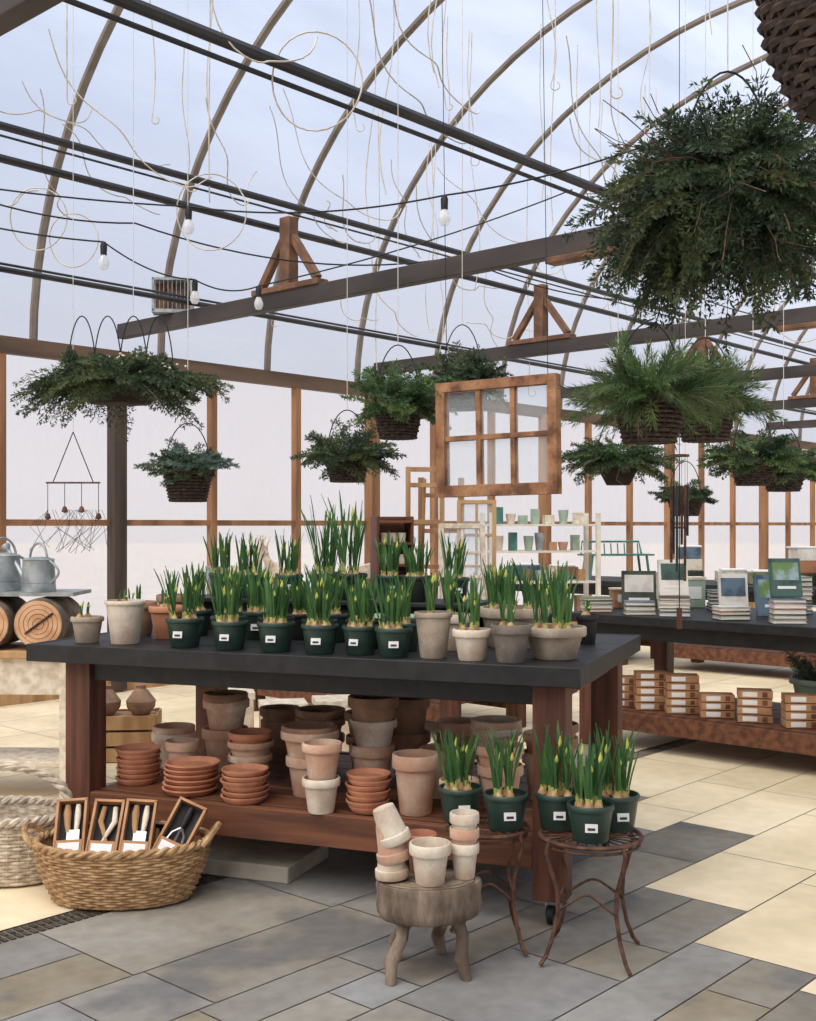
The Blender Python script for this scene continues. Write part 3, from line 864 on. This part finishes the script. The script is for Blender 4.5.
def bucket(name, loc, r, h, m=M_galv, handle=True):
    mb = MB(); mb.lathe([(0, 0), (r*.72, 0), (r*.9, h*.62), (r*.93, h*.64), (r*.93, h*.68), (r, h), (r*1.03, h+.004), (r*.97, h), (r*.7, .01), (0, .01)], m, 24)
    if handle: mb.tube([(r*math.cos(pi*i/14), 0, h+r*.9*math.sin(pi*i/14)) for i in range(15)], .004, m, 5)
    mb.make(name, loc, R.uniform(0, 3))
for p, r, h in (((-1.5, 9.25), .13, .26), ((-.62, 8.75), .12, .24)):
    bucket("galvanised_bucket", (p[0], p[1], BT), r, h)
def deer(loc, rz, s=1):
    me = bpy.data.meshes.new("deer_figurine")
    P = [(0, 0, .26), (.1, 0, .27), (.16, 0, .36), (.19, 0, .44), (.26, 0, .43), (-.12, 0, .27), (-.16, 0, .29),
         (.1, .04, .14), (.1, .04, 0), (.1, -.04, .14), (.1, -.04, 0), (-.11, .04, .15), (-.13, .04, .08), (-.11, .04, 0), (-.11, -.04, .15), (-.13, -.04, .08), (-.11, -.04, 0),
         (.18, .05, .52), (.16, .09, .6), (.18, -.05, .52), (.16, -.09, .6), (.22, .07, .58), (.22, -.07, .58)]
    E = [(0, 1), (1, 2), (2, 3), (3, 4), (0, 5), (5, 6), (1, 7), (7, 8), (1, 9), (9, 10), (5, 11), (11, 12), (12, 13), (5, 14), (14, 15), (15, 16), (3, 17), (17, 18), (3, 19), (19, 20), (17, 21), (19, 22)]
    r = [.065, .07, .038, .035, .018, .06, .012, .02, .012, .02, .012, .024, .012, .012, .024, .012, .012, .009, .005, .009, .005, .005, .005]
    me.from_pydata([tuple(c*s for c in p) for p in P], E, [])
    o = put(me, "deer_figurine", loc, rz); me.materials.append(M_limew)
    k = o.modifiers.new("skin", "SKIN")
    for i, v in enumerate(me.skin_vertices[0].data): v.radius = (r[i]*s, r[i]*s); v.use_root = (i == 0)
    o.modifiers.new("sub", "SUBSURF").levels = 1; o.modifiers["sub"].render_levels = 1
deer((-1.3, 8.95, BT+.01), .3, .85); deer((-1.0, 9.15, BT+.01), 2.8, .85); deer((-.36, 8.95, BT+.01), .2, .85)

# ------------------------------------------------------------------ books
covers = [mat("cover_%d" % i, S(*c), S(*c2), 7, .4, lo=.45, hi=.55) for i, (c, c2) in enumerate(
    [((122, 132, 92), (86, 100, 66)), ((66, 74, 58), (44, 52, 44)), ((216, 208, 190), (190, 180, 164)), ((98, 118, 134), (66, 84, 100)),
     ((104, 132, 76), (150, 170, 180)), ((92, 74, 60), (60, 50, 44)), ((176, 124, 92), (140, 96, 72)), ((228, 222, 212), (206, 200, 190)),
     ((196, 150, 150), (170, 120, 124)), ((70, 96, 88), (50, 70, 64))])]
def standing_book(u, v, w, h, c, c2, z=BT):
    mb = MB(); mb.M = Euler((rad(-14), 0, 0)).to_matrix().to_4x4()
    mb.box((0, 0, h/2), (w, .004, h), c); mb.box((0, .024, h/2), (w, .004, h), c); mb.box((-w/2, .012, h/2), (.004, .028, h), c)
    mb.box((.002, .012, h/2), (w-.008, .02, h-.01), M_paper)
    mb.box((0, -.003, h*.66), (w*.84, .002, h*.46), c2)
    mb.box((0, -.003, h*.24), (w*.6, .002, h*.07), M_label)
    mb.M = Matrix()
    mb.tube([(0, .03, .01), (0, .1, .004), (0, .07, h*.6)], .003, M_blk, 5)
    mb.make("standing_book", G(u, v, z+.008), R.uniform(-.15, .15)+.0)
def book_stack(u, v, n, w, d, z=BT, cs=None):
    mb = MB(); zz = 0
    for i in range(n):
        t = R.uniform(.018, .034); c = cs or R.choice(covers); a = R.uniform(-.06, .06)
        mb.box((0, 0, zz+.002), (w, d, .004), c, (0, 0, a)); mb.box((0, 0, zz+t-.002), (w, d, .004), c, (0, 0, a))
        mb.box((0, 0, zz+t/2), (w-.012, d-.01, t-.008), M_paper, (0, 0, a)); zz += t+.001
    mb.make("book_stack", G(u, v, z), R.uniform(-.2, .2))
    return zz
for v, i, j, w in ((4.22, 1, 7, .24), (3.95, 2, 8, .2), (3.5, 7, 3, .19), (3.2, 3, 4, .26), (2.80, 7, 6, .2)):
    standing_book(7.15, v, w, .27, covers[i], covers[j])
for v, n in ((3.74, 5), (3.34, 3), (2.97, 5), (2.60, 3), (4.0, 3), (4.34, 4)):
    zz = book_stack(6.78, v, n, .2, .15)
    if v in (3.74, 2.97): standing_book(6.78, v, .19, .24, covers[7 if v > 3 else 9], covers[9 if v > 3 else 4], z=BT+zz+.001)
for v, n in ((3.75, 6), (3.3, 9), (2.9, 5)):
    book_stack(7.55, v, n, .26, .2)
for u, v, h, m in ((7.55, 4.35, .22, M_terrad), (7.25, 4.42, .16, M_oldpaint), (7.62, 4.06, .25, M_sage)):
    mb = MB(); mb.box((0, 0, h*.4), (.16, .12, h*.8), m); mb.box((0, 0, h*.84), (.17, .13, h*.08), M_dried)
    mb.box((0, -.061, h*.42), (.1, .003, h*.35), M_label); mb.make("seed_tin", G(u, v, BT), .1, bevel=.004)
mb = MB(); f3 = lambda q: .1+.03*math.sin(pi*q)
wicker(mb, f3, .2, 12, 20, M_wickd, 1, 1, .008, .006, 0, .014); mb.make("round_wicker_basket", G(7.45, 2.4, BT+.01), recalc=False)
for v, n in ((4.18, 4), (3.96, 5), (3.73, 5), (3.48, 3), (3.22, 4), (2.92, 4), (2.66, 3)):
    mb = MB()
    for i in range(n):
        a = R.uniform(-.05, .05)
        mb.box((0, 0, .025+.051*i), (.21, .14, .045), M_card, (0, 0, a)); mb.box((-.03, -.0705, .025+.051*i), (.09, .003, .03), M_label, (0, 0, a))
        mb.box((.06, -.0705, .025+.051*i), (.03, .003, .03), M_red, (0, 0, a))
    mb.make("gift_box_stack", G(6.86, v, .262), R.uniform(-.15, .05)-.12, bevel=.002)
mb = MB()
for x in (-.35, .35):
    for y in (-.12, .12): mb.tube([(x, y, 0), (x*.9, y, .26)], .014, M_teal, 6)
for y in (-.12, -.06, 0, .06, .12): mb.box((0, y, .265), (.8, .045, .018), M_teal)
for i in range(9): mb.tube([(-.32+.08*i, .13, .27), (-.32+.08*i, .15, .39)], .008, M_teal, 5)
mb.tube([(-.36, .13, .27), (-.34, .16, .41), (.34, .16, .41), (.36, .13, .27)], .012, M_teal, 6)
mb.make("teal_garden_bench", G(11.1, 6.85, .903), .2)
for u, v, c in ((11.0, 5.9, 1), (11.2, 5.5, 2), (11.1, 5.1, 8), (11.2, 4.75, 5), (11.2, 4.4, 4), (11, 4.0, 7), (11.0, 3.65, 9), (11, 7.5, 6), (11.1, 8.05, 3)):
    mb = MB(); n = R.choice((1, 2, 3))
    for k in range(n): mb.box((R.uniform(-.02, .02), 0, .06+.121*k), (.32-.05*k, .2, .12), covers[(c+k) % 8])
    mb.box((0, 0, .01+.121*n), (.25, .21, .02), M_label)
    mb.make("storage_box_stack", G(u, v, .903), R.uniform(-.3, .3), bevel=.004)
mb = MB(); pot(mb, .2, .26, M_sage, rb=.13, rim=.15)
for i in range(30):
    a = R.uniform(0, 2*pi); bough(mb, (.08*math.cos(a), .08*math.sin(a), .22), (math.cos(a)*.6, math.sin(a)*.6, .9), R.uniform(.15, .26), .5, M_juniper, n=8)
mb.make("glazed_planter", G(7.25, 2.95, .262), recalc=False)

# ------------------------------------------------------------------ left bench, logs, watering cans
BX = -2.26
mb = MB()
mb.box((0, 0, .80), (.95, .5, .04), M_woodlt)
for x in (-.42, .42):
    for y in (-.2, .2): mb.box((x, y, .39), (.06, .06, .78), M_dried)
mb.box((0, -.2, .68), (.8, .03, .2), M_dried)
mb.box((0, 0, .2), (.8, .4, .03), M_dried)
mb.make("plant_bench", (BX, 6.45, 0), -.05, bevel=.004)
for x in (BX+.26, BX-.03, BX-.32):
    mb = MB()
    Tm = Matrix.Translation((0, 0, .142)) @ Euler((pi/2, 0, 0)).to_matrix().to_4x4()
    mb.lathe([(0, -.2), (.132, -.2), (.139, -.17), (.139, .17), (.132, .2), (0, .2)], M_stump, 32, Tm, wob=.006, ph=x)
    mb.lathe([(0, .2), (.127, .2), (.127, .203), (0, .203)], M_log, 32, Tm)
    for rr in (.03, .055, .08, .105):
        mb.tube([(rr*math.cos(2*pi*i/28), -.2035, .142+rr*math.sin(2*pi*i/28)) for i in range(28)], .0018, M_oldpaint, 4, True)
    mb.tube([(0, -.206, .142), (.08, -.207, .2)], .007, M_rust, 5); mb.tube([(0, -.206, .142), (-.07, -.207, .09)], .007, M_rust, 5)
    mb.make("cut_log", (x, 6.42, .822))
mb = MB(); mb.box((0, 0, .012), (.84, .36, .02), M_galv); mb.make("galvanised_tray", (BX+.02, 6.43, 1.110))
def watering_can(loc, rz, s=1):
    mb = MB(); mb.M = Matrix.Scale(s, 4)
    mb.lathe([(0, 0), (.1, 0), (.1, .01), (.095, .05), (.097, .052), (.088, .18), (.092, .185), (.086, .19), (.05, .2), (.03, .2), (0, .19)], M_galv, 28)
    mb.tube([(.08, 0, .04), (.13, 0, .09), (.2, 0, .18), (.25, 0, .24)], [.02, .016, .012, .011], M_galv, 10)
    mb.lathe([(.011, 0), (.03, .03), (.03, .036), (0, .04)], M_galv, 14, Matrix.Translation((.245, 0, .235)) @ Euler((0, rad(50), 0)).to_matrix().to_4x4())
    mb.tube([(-.09, 0, .05)]+[(-.09-.07*math.sin(pi*i/10), 0, .05+.13*i/10) for i in range(1, 11)], .007, M_galv, 7)
    mb.tube([(.07*math.cos(pi*i/12), 0, .18+.1*math.sin(pi*i/12)) for i in range(13)], .007, M_galv, 7)
    mb.make("watering_can", loc, rz)
watering_can((BX+.22, 6.35, 1.133), pi-.5, .95); watering_can((BX-.02, 6.47, 1.133), pi+.6, 1.05); watering_can((BX-.30, 6.38, 1.133), .3, .9)
mb = MB()
w, d, h = .42, .3, .3
for z in (.05, .15, .25):
    for y in (-d/2, d/2): mb.box((0, y, z), (w, .014, .085), M_woodlt)
    for x in (-w/2, w/2): mb.box((x, 0, z), (.014, d-.02, .085), M_woodlt)
for x in (-w/2+.02, w/2-.02):
    for y in (-d/2+.02, d/2-.02): mb.box((x, y, h/2), (.03, .03, h), M_woodlt)
mb.box((0, 0, .01), (w, d, .015), M_woodlt)
mb.box((0, 0, h-.03), (w-.03, d-.03, .02), M_woodlt)
for x, m in ((-.12, M_terrad), (.1, M_terrad)):
    mb.lathe([(0, 0), (.05, 0), (.09, .05), (.095, .09), (.05, .15), (.03, .17), (.035, .19), (0, .185)], m, 20, Matrix.Translation((x, 0, h-.02)))
mb.make("wooden_crate", (-1.82, 7.4, 0), .1)
for x, y, s_ in ((-1.25, 7.9, .36), (-.85, 7.8, .3), (-.45, 7.7, .34)):
    mb = MB(); mb.box((0, 0, s_/2), (s_, s_*.8, s_), M_limew); mb.box((0, 0, s_-.02), (s_+.02, s_*.82, .05), M_dried); mb.make("storage_carton", (x, y, 0), .2, bevel=.005)

# ------------------------------------------------------------------ hanging mobile, wind chime, string lights, fan, drip lines
mb = MB()
mb.tube([(0, 0, 0), (-.12, 0, -.3)], .003, M_blk, 4); mb.tube([(0, 0, 0), (.12, 0, -.3)], .003, M_blk, 4)
mb.tube([(-.16, 0, -.3), (.16, 0, -.3)], .006, M_rust, 6)
mb.tube([(0, 0, 0), (0, 0, hanger_top(-1.98, 6.8)-2.05)], .002, M_white, 4)
for x in (-.15, -.05, .05, .15):
    mb.tube([(x, 0, -.3), (x, 0, -.42-.1*abs(x)*4)], .002, M_blk, 4)
    mb.lathe([(0, 0), (.02, .01), (.012, .035), (0, .045)], M_rust, 10, Matrix.Translation((x, 0, -.46-.1*abs(x)*4)))
for s_ in range(26):
    a = R.uniform(-.16, .2); mb.tube([(a, R.uniform(-.05, .05), -.46), (a+R.uniform(-.1, .1), 0, -.56), (a+R.uniform(-.16, .16), 0, -.66-R.uniform(0, .06))], .0015, M_twig, 3)
mb.make("hanging_mobile", (-1.98, 6.8, 2.05))
mb = MB()
mb.tube([(0, 0, 0), (0, 0, hanger_top(1.42, 6.4)-1.88)], .002, M_blk, 4)
mb.lathe([(0, 0), (.055, 0), (.055, .012), (0, .016)], M_redv, 20)
for i in range(6):
    a = 2*pi*i/6; L = .28+.05*i
    mb.tube([(.045*math.cos(a), .045*math.sin(a), 0), (.045*math.cos(a), .045*math.sin(a), -.16)], .0012, M_blk, 3)
    mb.tube([(.045*math.cos(a), .045*math.sin(a), -.16), (.045*math.cos(a), .045*math.sin(a), -.16-L)], .0075, M_rust if i % 2 else M_pipe, 8)
mb.tube([(0, 0, 0), (0, 0, -.85)], .003, M_blk, 4)
mb.lathe([(0, 0), (.03, 0), (.03, .012), (0, .012)], M_redv, 16, Matrix.Translation((0, 0, -.40)))
mb.box((0, 0, -.9), (.03, .006, .12), M_redv)
mb.make("wind_chime", (1.51, 6.4, 1.88))

def sag(a, b, s_, n=16):
    a, b = Vector(a), Vector(b)
    return [a+(b-a)*i/n-Vector((0, 0, s_*4*(i/n)*(1-i/n))) for i in range(n+1)]
mb = MB()
knots = [(-3.4, 5.6, 3.4), (-1.24, 6.5, 3.30), (.19, 6.0, 3.22), (1.6, 5.3, 3.45)]
for a, b in zip(knots, knots[1:]): mb.tube(sag(a, b, .06), .005, M_blk, 4)
kn2 = [(-3.0, 6.0, 3.28), (-1.72, 6.5, 3.10), (-1.39, 7.5, 3.10), (-1.0, 7.7, 3.10), (1.2, 8.4, 3.95)]
for a, b in zip(kn2, kn2[1:]): mb.tube(sag(a, b, .05), .005, M_blk, 4)
kn3 = [(-3.6, 7.0, 3.95), (-1.9, 8.0, 3.6), (.4, 9.0, 3.6), (2.6, 10.5, 3.6), (5, 12, 3.7)]
for a, b in zip(kn3, kn3[1:]): mb.tube(sag(a, b, .16), .006, M_blk, 4)
for p in knots[1:3]+kn2[1:4]:
    Tm = Matrix.Translation(Vector(p)+Vector((0, 0, -.16)))
    mb.lathe([(0, 0), (.018, .004), (.03, .025), (.031, .045), (.018, .08), (.014, .09)], M_bulbglass, 16, Tm)
    mb.lathe([(.0, .085), (.018, .085), (.02, .14), (.012, .16), (0, .16)], M_blk, 12, Tm)
    mb.tube([(p[0], p[1], p[2]-.07), (p[0], p[1], p[2]-.115)], .004, M_woodlt, 5)
mb.make("string_lights", recalc=False)
mb = MB()
mb.box((0, 0, .015), (.34, .16, .03), M_galv)
for x in (-.16, .16):
    for y in (-.07, .07): mb.box((x, y, .15), (.02, .02, .28), M_galv)
mb.box((0, 0, .285), (.34, .16, .02), M_galv)
for i in range(9): mb.tube([(-.14+.035*i, -.075, .03), (-.14+.035*i, -.075, .28)], .003, M_galv, 4)
for q in range(4):
    a = q*pi/2+.4; mb.box((.06*math.cos(a), 0, .155+.06*math.sin(a)), (.11, .004, .05), M_kp, (0, -a, 0))
mb.box((0, .075, .155), (.3, .006, .24), M_kp)
mb.tube([(0, -.03, .155), (0, .05, .155)], .03, M_pipe, 10)
p = G(5.95, 8.03, 3.296); mb.make("circulation_fan", p, .1)

mb = MB(); RD = random.Random(5)
for i in range(64):
    uu = RD.uniform(3.2, 14); vv = RD.choice((4.3, 6.33, 6.72, 7.7, 5.4, 3.4))+RD.uniform(-.03, .03)
    zt = roof_z(vv)-.07; p = G(uu, vv)
    drop = RD.uniform(.7, 2.6); drop = min(drop, zt-2.7)
    sw = RD.uniform(-.12, .12)
    pts = [(p.x+sw*math.sin(k*.5)*k/12, p.y, zt-drop*k/12) for k in range(13)]
    if RD.random() < .6:
        e = pts[-1]; rr = RD.uniform(.02, .05)
        pts += [(e[0]+rr-rr*math.cos(pi*k/6), e[1], e[2]-rr*math.sin(pi*k/6)) for k in range(1, 9)]
    mb.tube(pts, .0045, M_drip, 4)
for i in range(30):
    uu = RD.uniform(3.0, 10); vv = RD.choice((4.3, 6.33, 6.72, 7.7))
    z0 = {4.3: 3.8, 6.33: 3.86, 6.72: 3.8, 7.7: 3.34}[vv]
    n = 24; a = G(uu, vv, z0+RD.uniform(.0, 1.1)); b = G(uu+RD.uniform(.3, 1.2), vv+RD.uniform(-.5, .5), z0+RD.uniform(-.1, .5))
    pts = sag(a, b, RD.uniform(.08, .45), n); ph = RD.uniform(0, 6)
    pts = [q+Vector((.03*math.sin(k*.6+ph), 0, .04*math.sin(k*.45+ph))) for k, q in enumerate(pts)]
    mb.tube(pts, .0045, M_drip, 4)
    if i % 4 == 0:
        rr = RD.uniform(.14, .3); c = pts[-1]
        mb.tube([(c.x+rr*math.cos(2*pi*k/28), c.y+.02*math.sin(4*pi*k/28), c.z-rr+rr*1.1*math.sin(2*pi*k/28)) for k in range(28)], .0045, M_drip, 4, True)
mb.make("drip_irrigation_lines")

# ------------------------------------------------------------------ light, world, camera
w = bpy.data.worlds.new("sky"); bpy.context.scene.world = w; w.use_nodes = True
N = w.node_tree.nodes; L = w.node_tree.links
tc = N.new("ShaderNodeTexCoord"); sp = N.new("ShaderNodeSeparateXYZ"); cr = N.new("ShaderNodeValToRGB")
L.new(tc.outputs["Generated"], sp.inputs[0])
mr = N.new("ShaderNodeMapRange"); mr.inputs["From Min"].default_value = -1; L.new(sp.outputs["Z"], mr.inputs["Value"])
L.new(mr.outputs[0], cr.inputs[0])
el = cr.color_ramp.elements
el[0].position = .45; el[0].color = (.70, .67, .65, 1)
el[1].position = .9; el[1].color = (.45, .53, .69, 1)
e = el.new(.52); e.color = (.78, .75, .77, 1)
e = el.new(.66); e.color = (.54, .60, .75, 1)
L.new(cr.outputs[0], N["Background"].inputs[0]); N["Background"].inputs[1].default_value = 1.06
sd = bpy.data.lights.new("sun", 'SUN'); sd.energy = 5.8; sd.angle = rad(60); sd.color = (1, .92, .81)
so = bpy.data.objects.new("sun", sd); bpy.context.scene.collection.objects.link(so)
so.rotation_euler = (rad(26), rad(-16), 0)
try:
    bpy.context.scene.view_settings.view_transform = 'Standard'
except Exception as e: print(e)
cd = bpy.data.cameras.new("camera"); cam = bpy.data.objects.new("camera", cd); bpy.context.scene.collection.objects.link(cam)
cam.location = (0, 0, 1.5); cam.rotation_euler = (pi/2, 0, 0)
cd.sensor_fit = 'HORIZONTAL'; cd.sensor_width = 36; cd.lens = 36*1150/816; cd.shift_y = 14.5/816
cd.clip_end = 300
bpy.context.scene.camera = cam
